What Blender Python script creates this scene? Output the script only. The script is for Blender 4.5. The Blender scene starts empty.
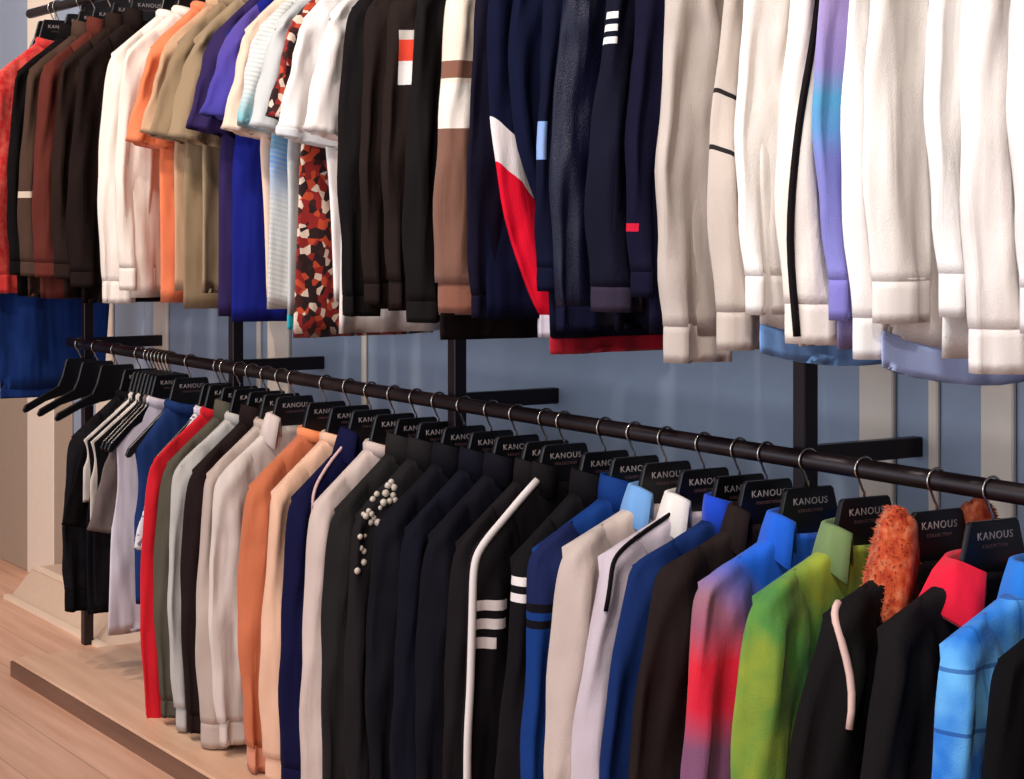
import bpy, math, random
from mathutils import Vector
random.seed(7)
SC = bpy.context.scene
COL = SC.collection
PI = math.pi

# ------------------------------------------------------------------ camera model (metres; x along the rails, y to the wall)
EYE = 1.40
F = 1961.0
ca, sa = math.cos(math.radians(32.4)), math.sin(math.radians(32.4))
RAIL_Y, WALL_Y = 2.22, 2.52
UP_Z, LOW_Z = 2.09, 0.98            # rail heights
NECK = 0.12                         # neck of a garment below its rail

def s_at(px, y):
    """distance along the rack of a point seen at column px and standing y metres off the camera's path"""
    k = (px - 512) / F
    d = y / (ca * k + sa)
    return d * (ca - sa * k)

# ------------------------------------------------------------------ colour + materials
def lin(c):
    r = []
    for v in c[:3]:
        v = v / 255.0
        r.append(v / 12.92 if v <= .04045 else ((v + .055) / 1.055) ** 2.4)
    return (r[0], r[1], r[2], 1.0)

MATS = {}
class NT:
    def __init__(s, name):
        s.m = bpy.data.materials.new(name); s.m.use_nodes = True
        s.t = s.m.node_tree; s.b = s.t.nodes['Principled BSDF']
        s._p = None
    def n(s, kind, **kw):
        x = s.t.nodes.new(kind)
        for k, v in kw.items(): setattr(x, k, v)
        return x
    def l(s, a, b): s.t.links.new(a, b)
    @property
    def P(s):
        if s._p is None: s._p = s.n('ShaderNodeTexCoord').outputs['Object']
        return s._p
    def mix(s, fac, a, b, mode='MIX'):
        x = s.n('ShaderNodeMix', data_type='RGBA', blend_type=mode)
        for i, v in ((0, fac), (6, a), (7, b)):
            if hasattr(v, 'links'): s.l(v, x.inputs[i])
            else: x.inputs[i].default_value = v
        return x.outputs[2]
    def math(s, op, a, b=0.0, c=0.0):
        x = s.n('ShaderNodeMath', operation=op)
        for i, v in enumerate((a, b, c)):
            if hasattr(v, 'links'): s.l(v, x.inputs[i])
            else: x.inputs[i].default_value = v
        return x.outputs[0]
    def dot(s, co):
        x = s.n('ShaderNodeVectorMath', operation='DOT_PRODUCT')
        s.l(s.P, x.inputs[0]); x.inputs[1].default_value = co
        return x.outputs['Value']
    def scaled(s, sc):
        x = s.n('ShaderNodeMapping'); s.l(s.P, x.inputs['Vector']); x.inputs['Scale'].default_value = sc
        return x.outputs[0]
    def noise(s, scale, sc=(1, 1, 1), detail=3):
        x = s.n('ShaderNodeTexNoise'); s.l(s.scaled(sc), x.inputs['Vector'])
        x.inputs['Scale'].default_value = scale; x.inputs['Detail'].default_value = detail
        return x.outputs['Fac']
    def ramp(s, fac, stops, interp='LINEAR'):
        x = s.n('ShaderNodeValToRGB'); s.l(fac, x.inputs[0]); r = x.color_ramp; r.interpolation = interp
        while len(r.elements) < len(stops): r.elements.new(.5)
        for e, (p, c) in zip(r.elements, stops): e.position = p; e.color = lin(c)
        return x.outputs[0]

def band(nt, col, spec):
    """spec: (co, lo, hi, colour[, co2, lo2, hi2]) - paints where lo < co.P < hi"""
    co, lo, hi, c = spec[:4]
    m = nt.math('COMPARE', nt.dot(co), (lo + hi) / 2, (hi - lo) / 2)
    if len(spec) > 4:
        co2, lo2, hi2 = spec[4:7]
        m = nt.math('MULTIPLY', m, nt.math('COMPARE', nt.dot(co2), (lo2 + hi2) / 2, (hi2 - lo2) / 2))
    return nt.mix(m, col, lin(c))

def fabric(color, bands=(), pattern=None, rough=.82, sheen=.15, bump=.35, weave=True):
    key = repr((color, bands, pattern, rough, sheen, bump))
    if key in MATS: return MATS[key]
    nt = NT('fabric')
    base = lin(color)
    if sum(base[:3]) < .09: base = tuple(v * .62 for v in base[:3]) + (1.0,)   # very dark cloth
    if pattern is None:
        c = nt.mix(nt.noise(9, (1, 1, .4)), tuple(v * .88 for v in base[:3]) + (1,), tuple(min(1, v * 1.08) for v in base[:3]) + (1,))
    elif pattern[0] == 'grad':      # ('grad', z_top, z_bottom, wobble, stops)
        _, z0, z1, wob, stops = pattern[:5]
        z = nt.dot((0, 0, 1))
        f = nt.math('DIVIDE', nt.math('SUBTRACT', z, z0), z1 - z0)
        f = nt.math('ADD', f, nt.math('MULTIPLY', nt.math('SUBTRACT', nt.noise(6, (1, 1, .6)), .5), wob))
        c = nt.ramp(f, stops)
        if len(pattern) > 5:    # second colour spreading from the yoke
            g = nt.math('MULTIPLY', nt.math('ADD', nt.dot((0, 1.2, 1)), .366), 6.5)
            g = nt.math('MINIMUM', nt.math('MAXIMUM', g, 0.0), 1.0)
            c = nt.mix(g, c, lin(pattern[5]))
    elif pattern[0] == 'blotch':    # ('blotch', scale, stops)
        c = nt.ramp(nt.noise(pattern[1], (1, 1, 1), 4), pattern[2])
    elif pattern[0] == 'spots':     # ('spots', scale, stops)
        v = nt.n('ShaderNodeTexVoronoi'); nt.l(nt.scaled((1, 1, 1)), v.inputs['Vector']); v.inputs['Scale'].default_value = pattern[1]
        sep = nt.n('ShaderNodeSeparateColor'); nt.l(v.outputs['Color'], sep.inputs[0])
        c = nt.ramp(sep.outputs[0], pattern[2], 'CONSTANT')
    elif pattern[0] == 'stripe':    # ('stripe', axis, period, duty, colour)
        f = nt.math('FRACT', nt.math('DIVIDE', nt.dot(pattern[1]), pattern[2]))
        if len(pattern) > 5:
            c = nt.ramp(nt.math('MULTIPLY', nt.dot((0, 0, 1)), -1.25), pattern[5])
            c = nt.mix(nt.math('MULTIPLY', nt.math('LESS_THAN', f, pattern[3]), .55), c, lin(pattern[4]))
        else: c = nt.mix(nt.math('LESS_THAN', f, pattern[3]), base, lin(pattern[4]))
    elif pattern[0] == 'plaid':     # ('plaid', colour_a, colour_b, period, line)
        c = nt.ramp(nt.noise(11, (1, 1, 1), 2), [(.35, color), (.62, pattern[1])])
        for ax in ((0, 1, 0), (0, 0, 1)):
            f = nt.math('FRACT', nt.math('DIVIDE', nt.math('ADD', nt.dot(ax), 5.03), pattern[3]))
            c = nt.mix(nt.math('MULTIPLY', nt.math('LESS_THAN', f, .07 if ax[2] else .05), .7 if ax[2] else .35), c, lin(pattern[2]))
    for b in bands: c = band(nt, c, b)
    nt.l(c, nt.b.inputs['Base Color'])
    nt.b.inputs['Roughness'].default_value = rough
    lum = (base[0] + base[1] + base[2]) / 3
    nt.b.inputs['Sheen Weight'].default_value = sheen if lum > .08 else 0.0
    nt.b.inputs['Specular IOR Level'].default_value = .25 if lum > .08 or rough < .6 else .09
    if bump:
        h = nt.math('ADD', nt.math('ADD', nt.noise(11, (1, 1, .22), 2), nt.math('MULTIPLY', nt.noise(9, (1, 1.2, .8), 1), .6)), nt.math('MULTIPLY', nt.noise(420, (1, 1, 1), 1), .02))
        bp = nt.n('ShaderNodeBump'); bp.inputs['Strength'].default_value = min(1, bump * 1.9); bp.inputs['Distance'].default_value = .055
        nt.l(h, bp.inputs['Height']); nt.l(bp.outputs[0], nt.b.inputs['Normal'])
    MATS[key] = nt.m
    return nt.m

def plain(name, color, rough=.5, metal=0.0, noise=.06):
    nt = NT(name); b = lin(color)
    c = nt.mix(nt.noise(30), tuple(v * (1 - noise) for v in b[:3]) + (1,), tuple(min(1, v * (1 + noise)) for v in b[:3]) + (1,))
    nt.l(c, nt.b.inputs['Base Color'])
    nt.b.inputs['Roughness'].default_value = rough; nt.b.inputs['Metallic'].default_value = metal
    return nt.m

def wood(name, dark, light, plank, rough=.45, axis='x'):
    nt = NT(name)
    g = nt.noise(3.0, (.5, 7, 7) if axis == 'x' else (7, .5, 7), 6)
    c = nt.ramp(g, [(.3, dark), (.7, light)])
    if plank:
        f = nt.math('FRACT', nt.math('DIVIDE', nt.math('ADD', nt.dot((0, 1, 0)), 20), plank))
        c = nt.mix(nt.math('MULTIPLY', nt.math('LESS_THAN', f, .025), .5), c, lin(tuple(v * .6 for v in dark)))
        f = nt.math('FLOOR', nt.math('DIVIDE', nt.math('ADD', nt.dot((0, 1, 0)), 20), plank))
        w = nt.n('ShaderNodeTexWhiteNoise', noise_dimensions='1D'); nt.l(f, w.inputs['W'])
        c = nt.mix(nt.math('MULTIPLY', w.outputs['Value'], .25), c, lin(tuple(v * .82 for v in light)))
    nt.l(c, nt.b.inputs['Base Color']); nt.b.inputs['Roughness'].default_value = rough
    return nt.m

# ------------------------------------------------------------------ mesh helpers
def obj(name, vf, mat, parent=None, smooth=True, loc=None):
    v, f = vf
    me = bpy.data.meshes.new(name); me.from_pydata([tuple(p) for p in v], [], f); me.update()
    if smooth:
        me.polygons.foreach_set('use_smooth', [True] * len(me.polygons))
    me.materials.append(mat)
    o = bpy.data.objects.new(name, me); COL.objects.link(o)
    if parent is not None: o.parent = parent
    if loc: o.location = loc
    return o

def join(*parts):
    V, Fc = [], []
    for v, f in parts:
        k = len(V); V += list(v); Fc += [tuple(i + k for i in q) for q in f]
    return V, Fc

def loft(rings, cap0=True, cap1=True, closed=True):
    n = len(rings[0]); V = [p for r in rings for p in r]; Fc = []
    for i in range(len(rings) - 1):
        for j in range(n if closed else n - 1):
            k = (j + 1) % n
            Fc.append((i * n + j, i * n + k, (i + 1) * n + k, (i + 1) * n + j))
    if cap0 and closed: Fc.append(tuple(range(n))[::-1])
    if cap1 and closed: Fc.append(tuple((len(rings) - 1) * n + j for j in range(n)))
    return V, Fc

def box(x0, x1, y0, y1, z0, z1, bev=0.0):
    """box with chamfered edges all round"""
    b = bev
    if b <= 0:
        r = lambda z: [(x0, y0, z), (x1, y0, z), (x1, y1, z), (x0, y1, z)]
        return loft([r(z0), r(z1)])
    def r(z, i):
        a0, a1, c0, c1 = x0 + i, x1 - i, y0 + i, y1 - i
        return [(a0 + b, c0, z), (a1 - b, c0, z), (a1, c0 + b, z), (a1, c1 - b, z), (a1 - b, c1, z), (a0 + b, c1, z), (a0, c1 - b, z), (a0, c0 + b, z)]
    return loft([r(z0, b), r(z0 + b, 0), r(z1 - b, 0), r(z1, b)])

def tube_x(x0, x1, y, z, r, n=20):
    rg = lambda x, q: [(x, y + q * math.cos(2 * PI * i / n), z + q * math.sin(2 * PI * i / n)) for i in range(n)]
    return loft([rg(x0, r * .8), rg(x0 + .003, r), rg(x1 - .003, r), rg(x1, r * .8)])

def tube_yz(path, r, n=8):
    """tube along points (y, z) in the plane x = 0"""
    rings = []
    for i, (y, z) in enumerate(path):
        a = path[max(0, i - 1)]; b = path[min(len(path) - 1, i + 1)]
        ty, tz = b[0] - a[0], b[1] - a[1]; L = math.hypot(ty, tz) or 1
        ny, nz = -tz / L, ty / L
        rings.append([(r * math.sin(2 * PI * j / n), y + ny * r * math.cos(2 * PI * j / n), z + nz * r * math.cos(2 * PI * j / n)) for j in range(n)])
    return loft(rings)

def prism_yz(outline, t, bev=.002):
    """extrude a (y, z) outline to thickness t along x with a small chamfer"""
    cy = sum(p[0] for p in outline) / len(outline); cz = sum(p[1] for p in outline) / len(outline)
    n = len(outline)
    def inset():
        out = []
        for i in range(n):
            p, a, b = outline[i], outline[i - 1], outline[(i + 1) % n]
            d1 = Vector((p[0] - a[0], p[1] - a[1])).normalized(); d2 = Vector((b[0] - p[0], b[1] - p[1])).normalized()
            nn = Vector((-(d1.y + d2.y), d1.x + d2.x))
            if nn.length > 1e-6: nn.normalize()
            out.append((p[0] + nn.x * bev, p[1] + nn.y * bev))
        return out
    ins = inset()
    R = lambda o, x: [(x, y, z) for y, z in o]
    return loft([R(ins, -t / 2), R(outline, -t / 2 + bev), R(outline, t / 2 - bev), R(ins, t / 2)])

def empty(name, loc, label, cat, group=None, rz=0):
    o = bpy.data.objects.new(name, None); COL.objects.link(o); o.empty_display_size = .05
    o.location = loc; o.rotation_euler = (0, 0, rz)
    o['label'] = label; o['category'] = cat
    if group: o['group'] = group
    return o

def structure(o): o['kind'] = 'structure'; return o

def lerp(a, b, t): return a + (b - a) * t
def sgnpow(v, e): return math.copysign(abs(v) ** e, v)

# ------------------------------------------------------------------ garments
def warp(s, y, z):
    """gentle sway shared by neighbours along the rack so that they stay apart"""
    d = min(1, max(0, -z / .5))
    return d * (.014 * math.sin(2.3 * s + 4 * z + 3 * y) + .008 * math.sin(5.1 * s - 7 * y + 2 * z))

def body_mesh(s, A, B, L, ph, flare=0.0, drop=.13, hw=.205, folds=1.0, tail=0.0, z_from=None):
    N = 44; rings = []
    lv = [(-.03, .058, 0), (0.002, .07, 0)]
    for i in range(1, 7):
        t = i / 6; lv.append((-drop * (t ** 1.03), lerp(.07, hw, t) , t))
    for i in range(1, 19):
        t = i / 18; lv.append((-drop - (L - drop) * t, hw - .012 * math.sin(PI * min(1, t * 2.2)) - A * min(1, t * 5) + flare * t, 1))
    for q, (z, a, tt) in enumerate(lv):
        ring = []
        dep = min(1, max(0, (-z - .1) / .45))
        b = B * (lerp(.70, .56, tt) if q else .5)
        for j in range(N):
            th = 2 * PI * j / N
            y = a * sgnpow(math.cos(th), .8); x = b * sgnpow(math.sin(th), .75)
            e = y / hw
            f = folds * B * .46 * dep * (math.sin(e * 5.2 + ph + 1.3 * z) * .6 + math.sin(e * 11 + 2.1 * ph - 2 * z) * .4)
            zz = z
            if q > 7: zz = z - dep * tail * (1 - abs(e) ** 2) * ((q - 7) / 18)
            ring.append((x + f + warp(s, y, z), y, zz))
        rings.append(ring)
    last = rings[-1]
    rings.append([(x * .8 + .2 * warp(s, y, -L), y * .97, z + .012) for x, y, z in last])
    return rings

def sleeve_rings(s, side, B, length, ph, drop, hw, wide, short=False, crook=.0, lean=.0):
    """side -1 is the aisle side; each ring spans an outer and an inner edge point (y, z)"""
    D = -drop; m = drop / (hw - .07)
    w = .105 * wide
    if short:
        outer = [(hw - .085, D + .085 * m + .001), (hw - .040, D + .040 * m + .004), (hw - .004, D + .001), (hw + .022, D - .045), (hw + .045, D - .13), (hw + .074, D - length + .016)]
        inner = [(hw - .105, D - .02), (hw - .098, D - .08), (hw - .09, D - .12), (hw - .082, D - .15), (hw - .078 - .01 * wide, D - .19), (hw - .07 * wide, D - length - .016)]
    else:
        e = length
        def sh(t): return crook * math.sin(PI * min(1, t * 1.15)) - lean * t * t
        outer = [(hw - .085, D + .085 * m + .001), (hw - .040, D + .040 * m + .004), (hw - .003, D + .001), (hw + .015, D - .040), (hw + .024 + sh(.2), D - .14),
                 (hw + .032 + sh(.4), D - e * .42), (hw + .036 + sh(.6), D - e * .62), (hw + .032 + sh(.82), D - e * .84), (hw + .024 + sh(1), D - e)]
        inner = [(hw - .105, D - .02), (hw - .100, D - .075), (hw - .098, D - .115), (hw - .097, D - .15), (outer[4][0] - w * 1.12, D - .20),
                 (outer[5][0] - w * 1.06, D - e * .46), (outer[6][0] - w, D - e * .64), (outer[7][0] - w * .93, D - e * .845), (outer[8][0] - w * .86, D - e)]
    M = 30; N = 28; rings = []
    k = len(outer) - 1
    def cat(vals, u):
        i = min(int(u), len(vals) - 2); t = u - i
        p0, p1, p2, p3 = vals[max(0, i - 1)], vals[i], vals[i + 1], vals[min(len(vals) - 1, i + 2)]
        return .5 * (2 * p1 + (p2 - p0) * t + (2 * p0 - 5 * p1 + 4 * p2 - p3) * t * t + (3 * p1 - p0 - 3 * p2 + p3) * t ** 3)
    OY = [p[0] for p in outer]; OZ = [p[1] for p in outer]; IY = [p[0] for p in inner]; IZ = [p[1] for p in inner]
    for i in range(M + 1):
        u = k * i / M; tt = i / M
        oy, oz, iy, iz = cat(OY, u), cat(OZ, u), cat(IY, u), cat(IZ, u)
        cy, cz, hy, hz = (oy + iy) / 2, (oz + iz) / 2, (oy - iy) / 2, (oz - iz) / 2
        r = math.hypot(hy, hz)
        rx = min(B * .78, r * .8)
        if i < 6: rx *= (.60, .64, .70, .78, .86, .94)[i]
        wr = 1 + .045 * math.sin(tt * 38 + ph) * max(0, tt - .3)
        ring = []
        for j in range(N):
            th = 2 * PI * j / N
            c_, s_ = math.cos(th), math.sin(th)
            q = sgnpow(c_, .9) * wr
            yy, zz = cy + hy * q, cz + hz * q
            am = min(1, tt * 2.5)
            fold = B * am * (.25 * math.sin(c_ * 4.5 + ph + tt * 5) + .15 * math.sin(c_ * 9 + 2 * ph - tt * 9) + .12 * math.sin(tt * 30 + c_ * 3 + ph) * max(0, tt - .35))
            ring.append((rx * sgnpow(s_, .85) + fold + B * .4 * am + warp(s, yy, zz), side * yy, zz))
        rings.append(ring)
    if side < 0: rings = [r[::-1] for r in rings]
    return rings

def end_cap(rings, k=.72, up=.012):
    last = rings[-1]
    cx = sum(p[0] for p in last) / len(last); cy = sum(p[1] for p in last) / len(last)
    return rings + [[(cx + (x - cx) * k, cy + (y - cy) * k, z + up) for x, y, z in last]]

def band_from(ring, h, grow, mat_gap=.0, rows=4, puff=.006):
    cx = sum(p[0] for p in ring) / len(ring); cy = sum(p[1] for p in ring) / len(ring)
    out = []
    for i in range(rows + 1):
        t = i / rows
        k = grow + puff * 4 * math.sin(PI * t)
        out.append([(cx + (x - cx) * k, cy + (y - cy) * k, z + .004 - (h + .004) * t) for x, y, z in ring])
    return end_cap(out)

def collar_mesh(kind, B, ph):
    """neckband in the thing's own frame; the opening faces +x (the near end of the rack)"""
    rx, ry = min(.062, B * 1.15), (.082 if kind == 'fur' else .074)
    n = 48 if kind == 'fur' else 30; rings = []
    gap = {'shirt': .85, 'stand': .55, 'crew': 0, 'fur': 1.0, 'hood': .5, 'lapel': .95, 'fold': .75}[kind]
    if kind == 'crew':
        prof = [(1.05, -.012), (1.06, .008), (.98, .016), (.90, .008), (.90, -.012)]
    elif kind == 'shirt':
        prof = [(.90, -.02), (.90, .022), (.95, .036), (1.06, .034), (1.20, .006), (1.34, -.028), (1.30, -.031), (1.10, .008), (.99, .012), (.96, -.02)]
    elif kind == 'stand':
        prof = [(.94, -.02), (.90, .034), (.93, .043), (.98, .042), (1.03, .02), (1.06, -.02)]
    elif kind == 'fold':
        prof = [(.9, -.02), (.98, .016), (1.1, .022), (1.4, -.002), (1.75, -.048), (1.7, -.056), (1.2, -.012), (1.0, -.022)]
    elif kind == 'lapel':
        prof = [(.9, -.02), (.92, .03), (1.0, .04), (1.15, .022), (1.4, -.03), (1.36, -.035), (1.05, .0), (.98, -.02)]
    elif kind == 'fur':
        prof = [(.9, -.03), (.86, .03), (.95, .078), (1.12, .09), (1.36, .066), (1.56, .012), (1.66, -.045), (1.5, -.075), (1.2, -.05)]
    else:
        prof = [(.85, -.03), (.85, .018), (1.05, .04), (1.4, .03), (1.65, -.02), (1.6, -.08), (1.3, -.1), (1.05, -.05)]
    rnd = random.Random(int(ph * 1000))
    for i in range(n + 1):
        t = i / n
        ang = gap + (2 * PI - 2 * gap) * t
        front = max(0, math.cos(ang)) ** 2
        ring = []
        for (k, z) in prof:
            kk = k; zz = z
            if kind in ('shirt', 'lapel', 'fur', 'hood', 'fold'):
                if k > 1.15: zz -= front * (.05 if kind != 'fur' else .085); kk += front * .12
                zz -= front * (.030 if zz > 0 else .012)
            else: zz -= front * .015
            if kind == 'fur':
                zz -= .022 + max(0, -math.cos(ang)) * .03
                kk += rnd.uniform(-.06, .06); zz += rnd.uniform(-.004, .004) + (.024 * abs(math.sin(ang)) ** 3 if zz > 0 else 0)
            x = rx * kk * math.cos(ang); 
            x = max(-B * 1.35, min(B * 1.9, x))
            ring.append((x, ry * kk * math.sin(ang), zz))
        rings.append(ring)
    if gap == 0:
        rings = rings[:-1]; V = [p for r in rings for p in r]; m = len(prof); Fc = []
        for i in range(n):
            for j in range(m):
                Fc.append((i * m + j, ((i + 1) % n) * m + j, ((i + 1) % n) * m + (j + 1) % m, i * m + (j + 1) % m))
        return V, Fc
    return loft(rings)

def HW(kind, o, rail):
    return o.get('hw', .200 if kind == 'tee' else (.228 if DROP(kind, o, rail) < .09 else .214))
def DROP(kind, o, rail):
    return o.get('drop', .118)
def garment(rail, s, gap, kind, color, label, o):
    B = max(.012, min(.046, gap * .47))
    zr = UP_Z if rail == 'upper' else LOW_Z
    ph = random.uniform(0, 6.28)
    hw = o.get('hw', HW(kind, o, rail)); drop = DROP(kind, o, rail)
    L = o.get('L', .775 if rail == 'upper' else .73)
    nm = {'tee': 't_shirt', 'shirt': 'shirt', 'sweat': 'sweatshirt', 'jacket': 'jacket', 'vest': 'sleeveless_top', 'dress': 'long_dress', 'trousers': 'trousers'}[kind]
    nm = o.get('name', nm)
    cat = {'tee': 't-shirt', 'shirt': 'shirt', 'sweat': 'sweatshirt', 'jacket': 'jacket', 'vest': 'top', 'dress': 'dress', 'trousers': 'trousers'}[kind]
    cat = o.get('cat', cat)
    plural = {'shirt': 'shirts', 't-shirt': 't-shirts', 'sweatshirt': 'sweatshirts', 'jacket': 'jackets', 'top': 'sleeveless tops', 'dress': 'dresses'}.get(cat, cat)
    root = empty(nm, (-s, RAIL_Y, zr - NECK), label, cat, '%s on the %s rail' % (plural, rail), math.radians(2.5 * math.sin(1.7 * s)))
    bm = fabric(color, tuple(o.get('bb', ())), o.get('pat'), o.get('rough', .82), o.get('sheen', .1), o.get('bump', .35))
    sm = fabric(o.get('sc', color), tuple(o.get('sb', o.get('bb', ()) if 'sc' not in o else ())), o.get('spat', o.get('pat') if 'sc' not in o else None), o.get('rough', .82), o.get('sheen', .1), o.get('bump', .35))
    cm = fabric(o.get('cc', o.get('sc', color)), (), o.get('cpat'), o.get('rough', .82), o.get('sheen', .1), .25)
    rings = body_mesh(s, .022 if kind == 'tee' else 0.0, B, L, ph, o.get('flare', .0), drop, hw, o.get('folds', 1.0), o.get('tail', 0.0))
    obj('body', loft(rings), bm, root)
    if o.get('hem'):
        hm = fabric(o['hem'], (), None, .85, .1, .3)
        h = o.get('hemh', .05)
        p = obj('hem_band', loft(band_from([(lerp(warp(s, y, z), x, .7), y, z) for x, y, z in rings[-2]], h, 1.0, 0, 4, .0015)), hm, root)
    if kind not in ('vest', 'dress', 'trousers') or o.get('sleeves'):
        short = kind == 'tee'
        sl = o.get('sl', .26 if short else .62) - (.05 if rail == 'upper' and not short else 0)
        for side in (-1, 1):
            sr = sleeve_rings(s, side, B, sl, ph + side, drop, hw, o.get('wide', 1.0), short, o.get('crook', 0) if side < 0 else 0, o.get('lean', 0) if side < 0 else 0)
            so = obj('sleeve', loft(end_cap(sr) if short else sr), sm, root)
            if not short:
                ck = o.get('cuff', kind)
                h, g = {'shirt': (.062, .98), 'sweat': (.06, .86), 'jacket': (.045, .97)}.get(ck, (.05, .95))
                obj('cuff', loft(band_from(sr[-1], h, g, 0, 4, .003 if ck == 'shirt' else .006)), fabric(o.get('cuffc', o.get('sc', color)), (), o.get('cuffpat'), .85, .1, .2), so)
            elif o.get('trim'):
                obj('sleeve_trim', loft(band_from(sr[-1], .018, 1.01)), fabric(o['trim'], (), None, .85, .1, .2), so)
    ck = o.get('collar', {'tee': 'crew', 'shirt': 'shirt', 'sweat': 'crew', 'jacket': 'stand', 'vest': 'crew', 'dress': 'crew', 'trousers': None}[kind])
    if ck:
        obj('collar', collar_mesh(ck, B, ph), cm, root)
    if ck == 'fur':         # tufts standing off the collar
        cv, cf = collar_mesh(ck, B, ph); rnd = random.Random(11); T = []
        for q in cf:
            if len(q) != 4: continue
            p = [Vector(cv[i]) for i in q]; nn = (p[2] - p[0]).cross(p[3] - p[1])
            if nn.length < 1e-7: continue
            nn.normalize(); mid = sum(p, Vector()) / 4
            cen = Vector((mid.x * .82, mid.y * .86, mid.z - .004))
            if nn.dot(mid - cen) < 0: nn = -nn
            for _ in range(9):
                a_, b_ = rnd.random(), rnd.random()
                base = p[0].lerp(p[1], a_).lerp(p[3].lerp(p[2], a_), b_)
                d = (nn + Vector((rnd.uniform(-.7, .7), rnd.uniform(-.7, .7), rnd.uniform(-.9, .4)))).normalized()
                t1 = d.orthogonal().normalized() * .0013; t2 = d.cross(t1)
                tip = base + d * rnd.uniform(.004, .009)
                T.append(([tuple(base + t1), tuple(base - t1 * .5 + t2 * .9), tuple(base - t1 * .5 - t2 * .9), tuple(tip)], [(0, 1, 3), (1, 2, 3), (2, 0, 3)]))
        f_ = obj('fur_pile', join(*T), cm, root); f_['kind'] = 'stuff'
    if o.get('piping'):     # a raised cord over the shoulder and down the sleeve on the near side
        pc, zend = o['piping']
        sr = sleeve_rings(s, -1, B, o.get('sl', .62), ph - 1, drop, hw, o.get('wide', 1.0), False, o.get('crook', 0))
        i0, i1 = o.get('pipe_i', (25, 25)); pts = []
        if o.get('pipe_shoulder', True):
            for i in range(1, 4):
                r = rings[i]; pts.append(Vector(min(r, key=lambda p: p[1])) + Vector((B * .3, 0, .004)))
        st = 1 if o.get('pipe_shoulder', True) else 5
        for i in range(st, len(sr)):
            t = min(1, (i - st) / o.get('pipe_n', 14)); q = lerp(i0, i1, t * t * (3 - 2 * t)); j = int(q); f = q - j
            p = Vector(sr[i][j % 28]).lerp(Vector(sr[i][(j + 1) % 28]), f); c = sum((Vector(v) for v in sr[i]), Vector()) / len(sr[i])
            p = p + (p - c).normalized() * .002
            if p.z < zend: break
            pts.append(p)
        for _ in range(3):
            pts = [pts[0]] + [(pts[i - 1] + pts[i] * 2 + pts[i + 1]) / 4 for i in range(1, len(pts) - 1)] + [pts[-1]]
        rr = o.get('pipe_r', .006); R2 = []
        for i, p in enumerate(pts):
            t = (pts[min(len(pts) - 1, i + 1)] - pts[max(0, i - 1)]).normalized()
            a = Vector((1, 0, 0)); b = t.cross(a).normalized(); a = b.cross(t)
            R2.append([tuple(p + a * rr * math.cos(q * PI / 4) + b * rr * math.sin(q * PI / 4)) for q in range(8)])
        obj('piping', loft(R2), fabric(pc, (), None, .7, .1, 0), root)
    if o.get('inner'):      # bright lining folded out at the neck
        obj('lining', collar_mesh('lapel', B * 1.15, ph), fabric(o['inner'], (), None, .8, .1, .3), root)
    if o.get('pearls'):
        rnd = random.Random(3); P_ = []
        sr = sleeve_rings(s, -1, B, .62, ph - 1, drop, hw, 1, False, 0)
        for q in range(34):
            i = rnd.randint(0, 7) if q < 26 else rnd.randint(10, 14); j = rnd.randint(19, 26)
            c = Vector(sr[i][j]); r = rnd.uniform(.005, .009)
            rr_ = [[(c.x + r * math.sin(PI * a / 5) * math.cos(2 * PI * b / 7), c.y + r * math.sin(PI * a / 5) * math.sin(2 * PI * b / 7), c.z + r * math.cos(PI * a / 5)) for b in range(7)] for a in range(6)]
            rr_[0] = [(c.x + .0005 * math.cos(2 * PI * b / 7), c.y + .0005 * math.sin(2 * PI * b / 7), c.z + r) for b in range(7)]
            rr_[5] = [(c.x + .0005 * math.cos(2 * PI * b / 7), c.y + .0005 * math.sin(2 * PI * b / 7), c.z - r) for b in range(7)]
            P_.append(loft(rr_))
        p = obj('pearl_beading', join(*P_), plain('pearl', (200, 185, 170), .3), root); p['kind'] = 'stuff'
    if o.get('neck_label'):
        obj('neck_label', box(-B * .9, -B * .9 + .002, -.03, .03, -.035, .01, .0006), fabric(o['neck_label'], (), None, .8, 0, 0), root)
    if kind in ('shirt', 'jacket') and gap > .05 and not o.get('no_front'):   # front strip and buttons / zip on the near face
        N = 44; strip = []
        for r in rings[9:-2]:
            c = [r[j] for j in (9, 10, 11, 12, 13)]
            strip.append([(x + .003, y * .42, z) for x, y, z in c] + [(x - .004, y * .42, z) for x, y, z in c[::-1]])
        obj('placket' if kind == 'shirt' else 'zip', loft(strip), bm if kind == 'shirt' else plain('zip_tape', tuple(int(v * .6) + 12 for v in color), .5), root)
    return root

def text_mesh(txt, size, name):
    cu = bpy.data.curves.new(name, 'FONT'); cu.body = txt; cu.size = size; cu.align_x = 'CENTER'; cu.extrude = .0004
    cu.space_character = 1.18
    t = bpy.data.objects.new(name, cu); COL.objects.link(t)
    dg = bpy.context.evaluated_depsgraph_get(); dg.update()
    me = bpy.data.meshes.new_from_object(t.evaluated_get(dg)); me.materials.clear()
    bpy.data.objects.remove(t); bpy.data.curves.remove(cu)
    return me

M_PLASTIC = plain('black_hanger', (16, 14, 17), .32, 0, .1)
M_CHROME = plain('hook_metal', (190, 182, 172), .22, 1.0, .03)
M_PRINT = plain('white_print', (186, 172, 168), .6)
M_PRINT2 = plain('dim_print', (110, 76, 76), .6)

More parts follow.
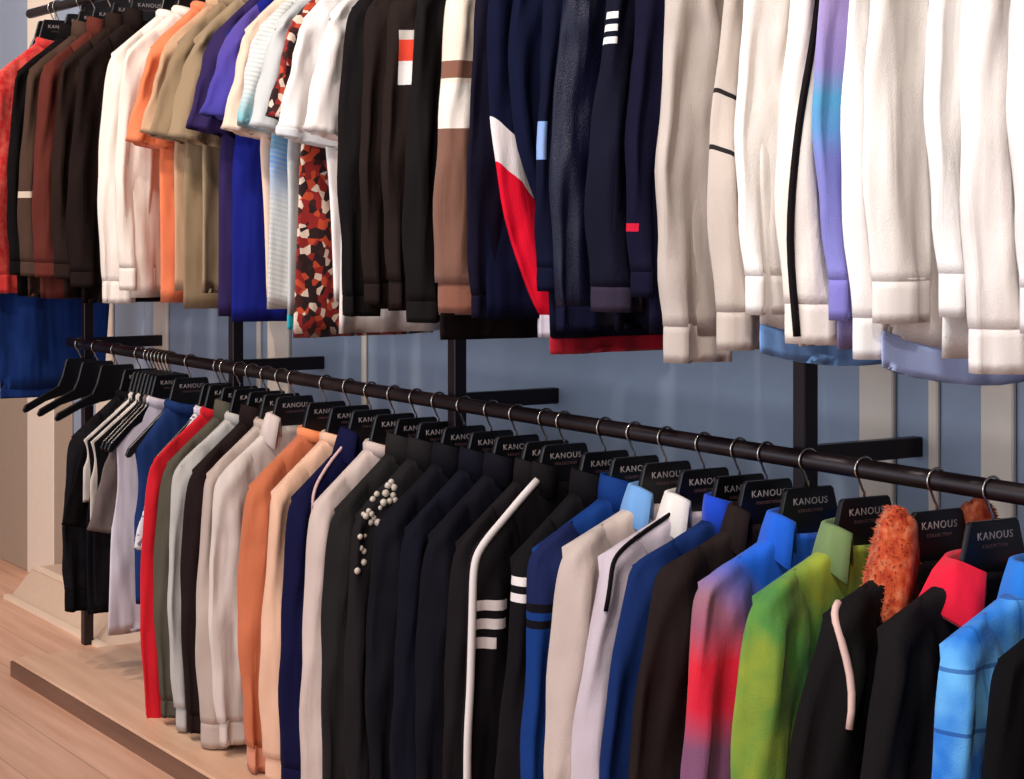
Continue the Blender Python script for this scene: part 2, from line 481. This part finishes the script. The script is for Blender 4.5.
def hanger_source(drop):
    e = -drop * .86 - .020
    m = (e + .012) / (.198 - .080)
    q = lambda y: -.012 + m * (y - .080)
    right = [(.0, .074), (.047, .074), (.052, .070), (.066, .018), (.080, -.012), (.13, q(.13)), (.190, q(.19)), (.198, e - .012), (.192, e - .020), (.182, e - .018), (.12, q(.12) - .026), (.055, -.040), (.0, -.030)]
    left = [(-y, z) for y, z in right[1:-1]][::-1]
    outline = (right + left)[::-1]
    path = [(0, .066), (0, .081), (-.004, .087)]
    R = .0195
    for i in range(0, 21):
        a = math.radians(232 - i * 12.6)
        path.append((R * math.cos(a), NECK + R * math.sin(a)))
    return prism_yz(outline, .011, .0022), tube_yz(path, .0022)

T1 = text_mesh('KANOUS', .0165, 'lettering'); T2 = text_mesh('COLLECTION', .0075, 'lettering')
HPROTO = {}
def hanger(rail, s, label, rz, lettering=True, drop=.118):
    zr = UP_Z if rail == 'upper' else LOW_Z
    root = empty('clothes_hanger', (-s, RAIL_Y, zr - NECK), label, 'hanger', 'black hangers on the %s rail' % rail, rz)
    key = round(drop, 3)
    if key not in HPROTO:
        hb, hk = hanger_source(drop)
        b = obj('hanger_body', hb, M_PLASTIC, root, smooth=False); h = obj('hook', hk, M_CHROME, root)
        h['label'] = 'polished metal hook'
        HPROTO[key] = (b, h)
    else:
        b = HPROTO[key][0].copy(); COL.objects.link(b); b.parent = root
        h = HPROTO[key][1].copy(); COL.objects.link(h); h.parent = root
    if lettering:
        for me, z, m in ((T1, .046, M_PRINT), (T2, .033, M_PRINT2)):
            if not me.materials: me.materials.append(m)
            q = bpy.data.objects.new('lettering', me); COL.objects.link(q); q.parent = b
            q.rotation_euler = (PI / 2, 0, PI / 2); q.location = (.0057, 0, z)
    return root

# ------------------------------------------------------------------ colours
BLACK = (19, 16, 18); DKB = (44, 33, 30); CHAR = (38, 34, 36); NAVY = (22, 24, 52); NAVY2 = (16, 22, 58)
WHITE = (247, 242, 238); CREAM = (244, 232, 220); GREIGE = (196, 182, 172); RED = (214, 18, 36)
X, Y, Z = (1, 0, 0), (0, 1, 0), (0, 0, 1)

# (column of the aisle-side sleeve, kind, colour, label, options), near end first
UPPER = [
 (1052, 'shirt', WHITE, 'white long-sleeved shirt cut by the right edge of the photo, on the upper rail', {}),
 (1006, 'shirt', (246, 240, 236), 'white shirt with narrow cuff hanging second from the right end of the upper rail', {'sl': .60}),
 (961, 'shirt', (246, 238, 232), 'white shirt whose wide cuff hangs lowest among the white shirts at right', {'sl': .66, 'wide': 1.08}),
 (926, 'shirt', (246, 242, 238), 'white shirt with small cuff hanging just left of the lowest white cuff', {'sl': .585}),
 (868, 'shirt', (244, 236, 228), 'wide cream-white shirt with creased square cuff and lavender-blue tail, right upper rail', {'sl': .60, 'wide': 1.1, 'hem': (176, 192, 236), 'L': .745, 'hemh': .05, 'tail': .035}),
 (846, 'shirt', WHITE, 'white shirt with long straight sleeve directly right of the lilac shirt', {'sl': .655}),
 (822, 'shirt', (150, 142, 196), 'lilac-blue shirt with turquoise elbow between white shirts on the upper rail', {'sl': .60, 'sc': (150, 142, 200), 'spat': ('grad', -.12, -.70, .12, [(0, (180, 156, 196)), (.40, (152, 138, 196)), (.48, (84, 160, 200)), (.56, (96, 150, 204)), (.64, (130, 132, 204)), (1, (136, 132, 202))]), 'cuffc': (134, 128, 204), 'crook': .01}),
 (786, 'shirt', CREAM, 'cream shirt with a black stripe down the sleeve and wide loose cuff', {'sl': .64, 'piping': ((30, 22, 24), -2), 'pipe_shoulder': False, 'pipe_i': (20.5, 25), 'pipe_n': 24, 'pipe_r': .006, 'wide': 1.05}),
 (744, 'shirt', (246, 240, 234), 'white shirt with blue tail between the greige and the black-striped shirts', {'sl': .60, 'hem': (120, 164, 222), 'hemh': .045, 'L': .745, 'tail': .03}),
 (720, 'shirt', (200, 186, 174), 'greige shirt with two thin black slanted lines across the sleeve', {'sl': .66, 'sb': [((0, .55, 1), -.509, -.501, (30, 24, 24)), ((0, .55, 1), -.602, -.594, (30, 24, 24))]}),
 (664, 'shirt', GREIGE, 'grey-beige satin shirt with big flat cuff beside the navy jackets', {'sl': .69, 'wide': 1.4, 'rough': .6, 'folds': .45, 'flare': -.03}),
 (634, 'jacket', (24, 22, 50), 'navy jacket with a small red mark near the cuff, against the grey-beige shirt', {'sb': [(Z, -.600, -.586, (210, 30, 60), Y, -.262, -.238)], 'sl': .60}),
 (598, 'jacket', (26, 26, 46), 'charcoal-navy jacket with three short white bars on the shoulder', {'sb': [(Z, -.272, -.260, WHITE, Y, -.252, -.228), (Z, -.250, -.238, WHITE, Y, -.252, -.228), (Z, -.228, -.216, WHITE, Y, -.252, -.228)], 'sl': .63, 'cuffc': (52, 44, 60)}),
 (558, 'jacket', (24, 26, 56), 'shiny navy satin jacket with creased sleeve in the middle of the upper rail', {'rough': .38, 'sl': .67, 'bump': .6}),
 (538, 'jacket', (18, 22, 50), 'navy jacket with a red hem band and pale blue spot on the sleeve', {'hem': (170, 14, 36), 'hemh': .03, 'L': .80, 'sb': [(Z, -.47, -.40, (140, 168, 220), (0, 1, 0), -.31, -.236)], 'sl': .60}),
 (506, 'jacket', (18, 24, 56), 'navy jacket with plain long sleeve right of the red and white sleeve', {'sl': .66, 'lean': .16, 'crook': .02, 'flare': -.10}),
 (481, 'jacket', (20, 24, 56), 'navy jacket with diagonal white and scarlet panel running down the sleeve', {'sl': .70, 'lean': .13, 'sb': [((0, .9, 1), -2, -.66, (236, 20, 50)), ((0, .9, 1), -.66, -.585, (236, 224, 222))], 'cuffc': (220, 210, 220)}),
 (468, 'jacket', (26, 22, 44), 'dark navy jacket squeezed behind the red and white sleeve, beside the brown one', {'sl': .66}),
 (436, 'sweat', (122, 84, 68), 'brown sweatshirt with cream shoulder and white block on the sleeve', {'sb': [(Z, -.31, .2, (240, 220, 200)), (Z, -.30, -.265, (128, 84, 66)), (Z, -.40, -.31, (240, 228, 216))], 'hem': (30, 18, 18), 'sl': .64, 'cuffc': (134, 84, 66)}),
 (404, 'jacket', (30, 26, 25), 'black jacket hanging just left of the brown and cream sweatshirt', {'sl': .68}),
 (381, 'sweat', (46, 34, 30), 'dark brown sweatshirt with a red and white patch on the upper sleeve', {'sb': [(Z, -.30, -.25, (236, 228, 222), Y, -.222, -.16), (Z, -.25, -.205, (220, 70, 50), Y, -.222, -.16), (Z, -.205, -.185, (200, 190, 180), Y, -.222, -.18)], 'sl': .64}),
 (358, 'jacket', (44, 32, 29), 'dark brown jacket with a thin white zip line low on the sleeve', {'sb': [(Y, -.262, -.256, (200, 196, 190), Z, -.72, -.45)], 'sl': .65}),
 (338, 'jacket', (26, 20, 21), 'black jacket right next to the white t-shirt on the upper rail', {'sl': .68}),
 (300, 'tee', (238, 226, 218), 'white t-shirt pressed against the black jacket, its hem showing below', {'L': .84, 'sl': .28}),
 (274, 'tee', WHITE, 'white t-shirt with wide banded sleeve in front of the speckled print', {'sl': .27, 'trim': (214, 216, 218), 'wide': 1.05, 'flare': -.06}),
 (262, 'tee', (150, 40, 30), 'red, black and cream speckled print t-shirt on the upper rail', {'pat': ('spots', 62, [(0, (40, 18, 18)), (.3, (140, 32, 28)), (.55, (224, 200, 180)), (.7, (190, 70, 40)), (.85, (60, 24, 22))]), 'L': .86, 'sl': .24, 'flare': .015}),
 (246, 'tee', (206, 208, 206), 'pale grey t-shirt with turquoise hem left of the speckled print', {'hem': (40, 176, 190), 'L': .81, 'hemh': .035, 'flare': -.01}),
 (231, 'tee', (214, 212, 204), 'light ribbed knit t-shirt fading to blue in the middle, beside the royal blue t-shirt', {'pat': ('stripe', (0, .3, 1), .012, .4, (178, 186, 188), [(0, (226, 224, 216)), (.33, (222, 222, 216)), (.42, (130, 196, 206)), (.55, (112, 156, 214)), (.68, (206, 208, 206)), (1, (224, 218, 208))]), 'sl': .25, 'L': .80}),
 (217, 'tee', (244, 214, 190), 'peach-cream t-shirt squeezed between the violet and ribbed t-shirts', {'sl': .26, 'flare': -.03}),
 (199, 'tee', (26, 34, 124), 'royal blue t-shirt with violet shoulder and straight sleeve', {'spat': ('grad', 0, -.45, .05, [(0, (92, 70, 150)), (.6, (72, 62, 160)), (1, (20, 26, 96))]), 'sc': (60, 54, 150), 'sl': .22, 'L': .84}),
 (185, 'tee', (52, 38, 84), 'dark purple t-shirt hanging left of the royal blue one', {'sl': .25, 'L': .83}),
 (167, 'tee', (158, 134, 104), 'khaki t-shirt with folded sleeve beside the purple one', {'sl': .27}),
 (151, 'tee', (146, 122, 92), 'darker khaki-olive t-shirt behind the lighter khaki one', {'sl': .26, 'L': .82}),
 (139, 'tee', (196, 156, 122), 'sand-coloured t-shirt between the orange and khaki t-shirts', {'sl': .25}),
 (125, 'tee', (238, 128, 84), 'orange t-shirt with bright sleeve on the upper rail', {'sl': .27, 'L': .81}),
 (116, 'shirt', (240, 226, 212), 'white top directly left of the orange t-shirt', {'collar': 'crew', 'sl': .65, 'L': .80}),
 (101, 'shirt', (240, 228, 216), 'white long-sleeved top beside the dark brown jackets at left', {'collar': 'crew', 'sl': .69, 'L': .80}),
 (70, 'jacket', (40, 28, 25), 'blackish-brown jacket bordering the white tops at left', {'sl': .67, 'wide': 1.1, 'L': .83}),
 (52, 'jacket', (54, 38, 32), 'dark brown jacket second from the white tops at left', {'L': .82, 'sl': .65}),
 (34, 'jacket', (98, 46, 38), 'reddish-brown jacket among the brown garments at upper left', {'L': .83, 'sl': .65}),
 (20, 'jacket', (78, 58, 48), 'taupe-brown jacket with pale sleeve band at upper left', {'sb': [(Z, -.52, -.50, (220, 200, 180))], 'L': .83, 'sl': .65}),
 (8, 'jacket', (22, 16, 18), 'black jacket beside the coral red top at far left', {'L': .83, 'sl': .65}),
 (-14, 'shirt', (226, 62, 58), 'coral red top at the far left end of the upper rail', {'pat': ('blotch', 40, [(.35, (214, 36, 40)), (.65, (236, 96, 84))]), 'collar': 'crew', 'sl': .70, 'L': .83}),
 (-24, 'dress', (24, 50, 108), 'long dark blue denim dress hanging below the brown jackets at far left', {'L': 1.15, 'flare': -.055, 'folds': 1.3, 'hw': .232, 'drop': .30, 'collar': None, 'hem': (24, 50, 108), 'hemh': .03}),
]
LOWER = [
 (985, 'jacket', BLACK, 'black jacket at the near right end of the lower rail', {'drop': .068, 'wide': 1.1, 'crook': .02}),
 (928, 'shirt', (34, 120, 214), 'bright blue plaid shirt near the right end of the lower rail', {'drop': .068, 'pat': ('plaid', (110, 186, 240), (12, 60, 140), .085), 'wide': 1.0}),
 (866, 'jacket', (32, 28, 30), 'charcoal jacket with scarlet lining folded out at the collar', {'drop': .068, 'cc': (226, 14, 52), 'collar': 'fold', 'wide': 1.1, 'crook': .02}),
 (812, 'jacket', (30, 26, 27), 'black jacket with orange fur collar and pink-white piping on the shoulder', {'drop': .068, 'collar': 'fur', 'cc': (176, 66, 34), 'cpat': ('blotch', 60, [(.3, (150, 36, 18)), (.5, (190, 76, 36)), (.75, (216, 130, 90))]), 'piping': ((226, 188, 176), -.25), 'pipe_shoulder': False, 'pipe_i': (27, 21.5), 'pipe_n': 9, 'pipe_r': .006, 'wide': 1.1, 'crook': .03}),
 (742, 'shirt', (96, 140, 58), 'green shirt with yellow-olive shading and open collar on the lower rail', {'drop': .068, 'pat': ('blotch', 5, [(.25, (14, 92, 66)), (.45, (84, 136, 56)), (.62, (146, 156, 46)), (.8, (60, 110, 60))]), 'cc': (112, 134, 84), 'wide': 1.0}),
 (688, 'shirt', (120, 90, 130), 'dip-dyed shirt fading blue, scarlet and mauve on the lower rail', {'drop': .068, 'pat': ('grad', -.06, -.62, .14, [(0, (150, 108, 118)), (.12, (160, 84, 108)), (.24, (222, 26, 50)), (.38, (216, 26, 54)), (.5, (128, 78, 108)), (.75, (128, 76, 112)), (1, (150, 30, 80))], (18, 92, 206)), 'cc': (20, 92, 206)}),
 (648, 'jacket', (48, 36, 34), 'dark brown jacket with upturned collar left of the dip-dyed shirt', {'drop': .068, 'collar': 'shirt', 'wide': 1.08, 'crook': .02}),
 (622, 'jacket', (20, 42, 92), 'blue zip jacket with bright blue collar beside the white shirts', {'drop': .068, 'lean': -.02, 'collar': 'stand', 'cc': (16, 64, 190), 'wide': 1.1, 'crook': .03}),
 (588, 'shirt', (202, 186, 192), 'lilac-white shirt with black shoulder piping and stiff white collar', {'drop': .068, 'crook': .02, 'piping': ((26, 20, 22), -.16), 'pipe_r': .004, 'cc': (236, 226, 218)}),
 (552, 'shirt', (198, 178, 168), 'pale grey-cream shirt with light blue collar on the lower rail', {'drop': .068, 'cc': (112, 160, 214), 'wide': 1.0}),
 (522, 'jacket', (20, 54, 116), 'blue track jacket with double black stripe round the sleeve', {'drop': .085, 'sb': [(Z, -.18, .1, (26, 34, 74)), (Z, -.196, -.18, (14, 12, 18)), (Z, -.225, -.21, (14, 12, 18))]}),
 (500, 'jacket', (26, 22, 26), 'black track jacket with two white bars on the shoulder', {'sb': [(Z, -.162, -.146, (226, 214, 210), X, -.01, .1), (Z, -.192, -.176, (226, 214, 210), X, -.01, .1)]}),
 (461, 'jacket', (28, 23, 26), 'black track jacket with white piping and three white bars on the sleeve', {'piping': ((226, 214, 210), -.9), 'pipe_r': .008, 'sb': [(Z, -.236, -.216, (216, 200, 196), Y, -.225, -.16), (Z, -.272, -.252, (216, 200, 196), Y, -.228, -.165), (Z, -.310, -.288, (216, 200, 196), Y, -.231, -.19)]}),
 (444, 'jacket', (34, 28, 30), 'charcoal jacket just behind the white-piped track jacket', {}),
 (416, 'jacket', (22, 20, 30), 'black jacket with thin sheen on the shoulder, middle of the lower rail', {'neck_label': (120, 150, 210)}),
 (392, 'jacket', (20, 20, 34), 'midnight blue jacket in the dark middle of the lower rail', {}),
 (366, 'jacket', (24, 22, 30), 'plain black jacket right of the beaded one on the lower rail', {}),
 (342, 'jacket', (40, 35, 37), 'black jacket with pearl beading on the shoulder and sleeve', {'pearls': True}),
 (321, 'jacket', (44, 41, 40), 'dark olive-charcoal jacket right of the long white top', {}),
 (300, 'shirt', (206, 184, 174), 'long off-white top with flared cuff beside the dark jackets', {'sl': .66, 'collar': 'crew'}),
 (278, 'shirt', (24, 24, 68), 'navy shirt with pink piping and white hem on the lower rail', {'piping': ((222, 180, 176), -.34), 'pipe_r': .004, 'pipe_i': (24, 19), 'hem': (206, 190, 190), 'hemh': .012}),
 (258, 'sweat', (230, 182, 152), 'pale peach sweatshirt right of the terracotta one', {}),
 (236, 'sweat', (196, 108, 70), 'terracotta orange sweatshirt on the lower rail', {'cc': (240, 140, 90), 'cuffc': (216, 140, 108)}),
 (206, 'sweat', (214, 198, 188), 'bulky white sweatshirt with ribbed cuff left of the terracotta one', {'wide': 1.15, 'sl': .60, 'collar': 'shirt'}),
 (194, 'shirt', (186, 166, 154), 'beige top squeezed left of the bulky white sweatshirt', {'collar': 'crew'}),
 (180, 'jacket', (44, 30, 29), 'dark chocolate jacket between the beige top and the light grey one', {'L': .74}),
 (166, 'sweat', (184, 178, 172), 'light grey sweatshirt right of the olive jacket, lower rail', {}),
 (155, 'jacket', (84, 78, 66), 'dark olive-grey jacket right of the red top', {}),
 (142, 'shirt', (206, 14, 32), 'bright red top hanging almost to the platform on the lower rail', {'sl': .70, 'L': .79, 'cuff': 'jacket', 'collar': 'crew', 'wide': .9}),
 (134, 'tee', (214, 206, 214), 'white lace-edged top just left of the red one', {'pat': ('spots', 90, [(0, (226, 220, 222)), (.7, (120, 112, 128))]), 'L': .60, 'hw': .18}),
 (124, 'vest', (28, 50, 98), 'blue sleeveless top left of the white lace-edged one', {'L': .55, 'hw': .17}),
 (106, 'vest', (216, 206, 216), 'lavender-white sleeveless top with flared side at the left of the lower rail', {'L': .66, 'flare': .03, 'hw': .17}),
 (97, 'tee', (110, 96, 92), 'dark grey short-sleeved top behind the lavender-white one', {'L': .42, 'hw': .17}),
 (118, 'vest', (26, 22, 26), 'black sleeveless top between the blue and the lavender-white ones', {'L': .6}),
 (112, 'vest', (224, 210, 198), 'short cream sleeveless top at the left of the lower rail', {'L': .36}),
 (92, 'vest', (30, 26, 34), 'black sleeveless top right of the black t-shirt at far left', {'L': .62}),
 (87, 'vest', (226, 214, 204), 'short cream-white top showing only its shoulder at far left', {'L': .30}),
 (82, 'tee', (22, 18, 20), 'black t-shirt near the left end of the lower rail', {'L': .60}),
 (62, 'shirt', (20, 18, 22), 'black top with faint plaid at the left end of the lower rail', {'pat': ('plaid', (22, 19, 23), (28, 25, 32), .06), 'L': .56, 'collar': 'crew', 'sl': .45}),
]

def build(rail, table):
    rows = []
    for px, kind, colr, label, o in table:
        rows.append([s_at(px, RAIL_Y - HW(kind, o, rail) - (.070 if kind == 'tee' else .030)), kind, colr, label, o])
    # keep at least 2.6 cm from hanger to hanger
    for i in range(1, len(rows)):
        rows[i][0] = max(rows[i][0], rows[i - 1][0] + .028)
    S = [r[0] for r in rows]
    for i, (s, kind, colr, label, o) in enumerate(rows):
        g = min(s - S[i - 1] if i else .09, S[i + 1] - s if i + 1 < len(S) else .09)
        root = garment(rail, s, g, kind, colr, label, o)
        words = label.replace(',', '').split()[:12]
        while words[-1] in ('the', 'of', 'on', 'in', 'at', 'and', 'a', 'by', 'from', 'with', 'beside', 'behind', 'between', 'among', 'near', 'just', 'directly', 'lower', 'upper', 'left', 'right', 'long', 'low', 'white', 'black', 'dark', 'bright', 'thin', 'end', 'far', 'second', 'hanging', 'against', 'middle', 'lowest', 'loose'): words.pop()
        hl = 'black hanger carrying the ' + ' '.join(words)
        hanger(rail, s, hl, root.rotation_euler.z, True, DROP(kind, o, rail))
    return S

SU = build('upper', UPPER)
SL = build('lower', LOWER)

# bare hangers at the far left end of the lower rail
S0 = SL[-1]
for k, lab in enumerate(('empty black hanger nearest the black plaid top at the left end', 'empty black hanger second from the left end of the lower rail', 'empty black hanger last at the left end of the lower rail')):
    hanger('lower', (5.78, 5.95, 6.10)[k], lab, .05 * k - .03, False, .06)

# ------------------------------------------------------------------ rack
M_RACK = plain('rack_steel', (34, 21, 24), .38, .4, .1)
POSTS = (1.42, 2.60, 3.78, 4.97, 6.13)
PLAT_END = 5.83; PLAT_Z = .055
rack = empty('clothes_rack', (-3.75, RAIL_Y, 0), 'dark steel two-level clothes rack standing along the blue-grey wall', 'clothes rack')
def rel(vf): return [(x + 3.75, y - RAIL_Y, z) for x, y, z in vf[0]], vf[1]
for z, xe in ((UP_Z, -6.60), (LOW_Z, -6.20)):
    obj('rail', rel(tube_x(xe, -1.30, RAIL_Y, z, .0165)), M_RACK, rack)
for s in POSTS:
    z0 = PLAT_Z if s < PLAT_END else 0.0
    obj('upright', rel(box(-s - .016, -s + .016, RAIL_Y + .017, RAIL_Y + .049, z0, 2.16, .002)), M_RACK, rack, False)
    for z in (UP_Z, LOW_Z):
        obj('wall_arm', rel(join(box(-s - .012, -s + .012, RAIL_Y + .045, WALL_Y, z - .018, z + .018, .002),
                               box(-s - .012, -s + .012, RAIL_Y + .010, RAIL_Y + .02, z - .012, z + .012, .002))), M_RACK, rack, False)

# ------------------------------------------------------------------ setting
M_WALL = plain('wall_paint', (152, 164, 184), .5, 0, .05)
M_BEIGE = plain('beige_panel', (240, 222, 204), .6, 0, .05)
M_TAN = plain('tan_panel', (172, 150, 132), .6, 0, .05)
M_FLOOR = wood('floor_wood', (206, 152, 122), (236, 188, 160), .17)
M_PLAT = wood('platform_wood', (212, 164, 132), (236, 194, 162), 0)
M_EDGE = wood('platform_edge', (96, 66, 54), (126, 90, 72), 0)  # brown front wood, its weaker light also put into the darker tone

structure(obj('floor', box(-11, 3, -2.5, WALL_Y, -.05, 0), M_FLOOR, None, False))
structure(obj('wall_back', box(-11, 3, WALL_Y, WALL_Y + .12, 0, 3.3), M_WALL, None, False))
structure(obj('wall_left', box(-11.12, -11, -2.5, WALL_Y + .12, 0, 3.3), M_BEIGE, None, False))
n = 1
for s, w in ((1.62, .06), (2.40, .075), (2.70, .09), (5.24, .14), (6.14, .12), (6.66, .16), (7.34, .30), (8.02, .3)):
    structure(obj('trim_%d' % n, box(-s - w / 2, -s + w / 2, WALL_Y - .012, WALL_Y, 0, 3.3, .003), M_BEIGE, None, False)); n += 1
structure(obj('trim_%d' % n, box(-10.9, -7.0, WALL_Y - .008, WALL_Y, 0, 1.42, .003), M_TAN, None, False)); n += 1
for s in (2.555, 4.71, 5.38):
    structure(obj('trim_%d' % n, box(-s - .012, -s + .012, WALL_Y - .010, WALL_Y, 0, 3.3, .003), M_BEIGE, None, False)); n += 1
plat = empty('display_platform', (-2.3, 2.2, 0), 'low wooden platform with brown front edge under the lower rail', 'platform')
obj('deck', box(-PLAT_END + 2.3, 3.6, 1.905 - 2.2, WALL_Y - .014 - 2.2, .046, PLAT_Z, .002), M_PLAT, plat, False)
obj('edge_board', box(-PLAT_END + 2.3, 3.6, 1.900 - 2.2, WALL_Y - .02 - 2.2, 0.0, .046), M_EDGE, plat, False)
# sloped plinth against the wall beyond the platform
s0, s1 = 5.86, 7.02
plinth = empty('sloped_plinth', (-6.44, 2.4, 0), 'beige sloped plinth along the wall base at far left', 'plinth')
def pl(outline, x0, x1):
    R = lambda x: [(x + 6.44, y - 2.4, z) for y, z in outline]
    return loft([R(x0), R(x1)])
obj('slope', pl([(2.285, .0), (WALL_Y - .013, .0), (WALL_Y - .013, .105), (2.375, .105)], -s1, -s0), plain('plinth_paint', (214, 184, 160), .5), plinth, False)
obj('top_lip', pl([(2.366, .100), (2.382, .100), (2.382, .116), (2.366, .116)], -s1, -s0), plain('plinth_lip', (236, 214, 190), .4), plinth, False)
obj('foot_lip', pl([(2.262, .0), (2.286, .0), (2.286, .014), (2.262, .014)], -s1, -s0), plain('plinth_lip', (236, 214, 190), .4), plinth, False)

# ------------------------------------------------------------------ light
def spot(x, y, z, tx, ty, tz, e, col, size, ang, blend=.6):
    l = bpy.data.lights.new('ceiling_spot', 'SPOT'); l.energy = e; l.color = col; l.shadow_soft_size = size
    l.spot_size = math.radians(ang); l.spot_blend = blend
    o = bpy.data.objects.new('ceiling_spot', l); COL.objects.link(o); o.location = (x, y, z)
    o.rotation_euler = (Vector((tx, ty, tz)) - Vector((x, y, z))).to_track_quat('-Z', 'Y').to_euler()
WARM = (1.0, .83, .70)
for i, x in enumerate((-.6, -1.9, -3.2, -4.5, -5.8, -7.2)):
    spot(x, .55, 3.2, x - .35, 2.15, 1.70, (105, 110, 112, 105, 105, 110)[i], WARM if i > 2 else (1.0, .93, .87), .10, 88)
def area(loc, to, sx, sy, e, col):
    l = bpy.data.lights.new('fill_panel', 'AREA'); l.shape = 'RECTANGLE'; l.size = sx; l.size_y = sy; l.energy = e; l.color = col
    o = bpy.data.objects.new('fill_panel', l); COL.objects.link(o); o.location = loc
    o.rotation_euler = (Vector(to) - Vector(loc)).to_track_quat('-Z', 'Y').to_euler()
area((-2.0, -1.2, 3.1), (-3.0, 2.1, .6), 5.0, .8, 30, (1.0, .9, .86))
area((-3.2, -2.45, 1.5), (-3.2, 2.2, 1.2), 7.0, 2.2, 140, (.82, .89, 1.0))  # added unseen frontal fill across the aisle, brightens wall and garments

w = bpy.data.worlds.new('World'); SC.world = w; w.use_nodes = True
bg = w.node_tree.nodes['Background']; bg.inputs[0].default_value = (.62, .64, .78, 1); bg.inputs[1].default_value = .16

# ------------------------------------------------------------------ camera
cam = bpy.data.cameras.new('Camera'); co = bpy.data.objects.new('Camera', cam); COL.objects.link(co)
co.location = (0, 0, EYE)
co.rotation_euler = Vector((-ca, sa, 0)).to_track_quat('-Z', 'Y').to_euler()
cam.sensor_width = 36; cam.lens = 36 * F / 1024; cam.shift_y = -(389.5 - 214) / 1024
cam.clip_start = .05
SC.camera = co
SC.view_settings.view_transform = 'Standard'; SC.view_settings.look = 'None'
SC.view_settings.gamma = 1; SC.view_settings.exposure = 0; SC.view_settings.use_curve_mapping = False
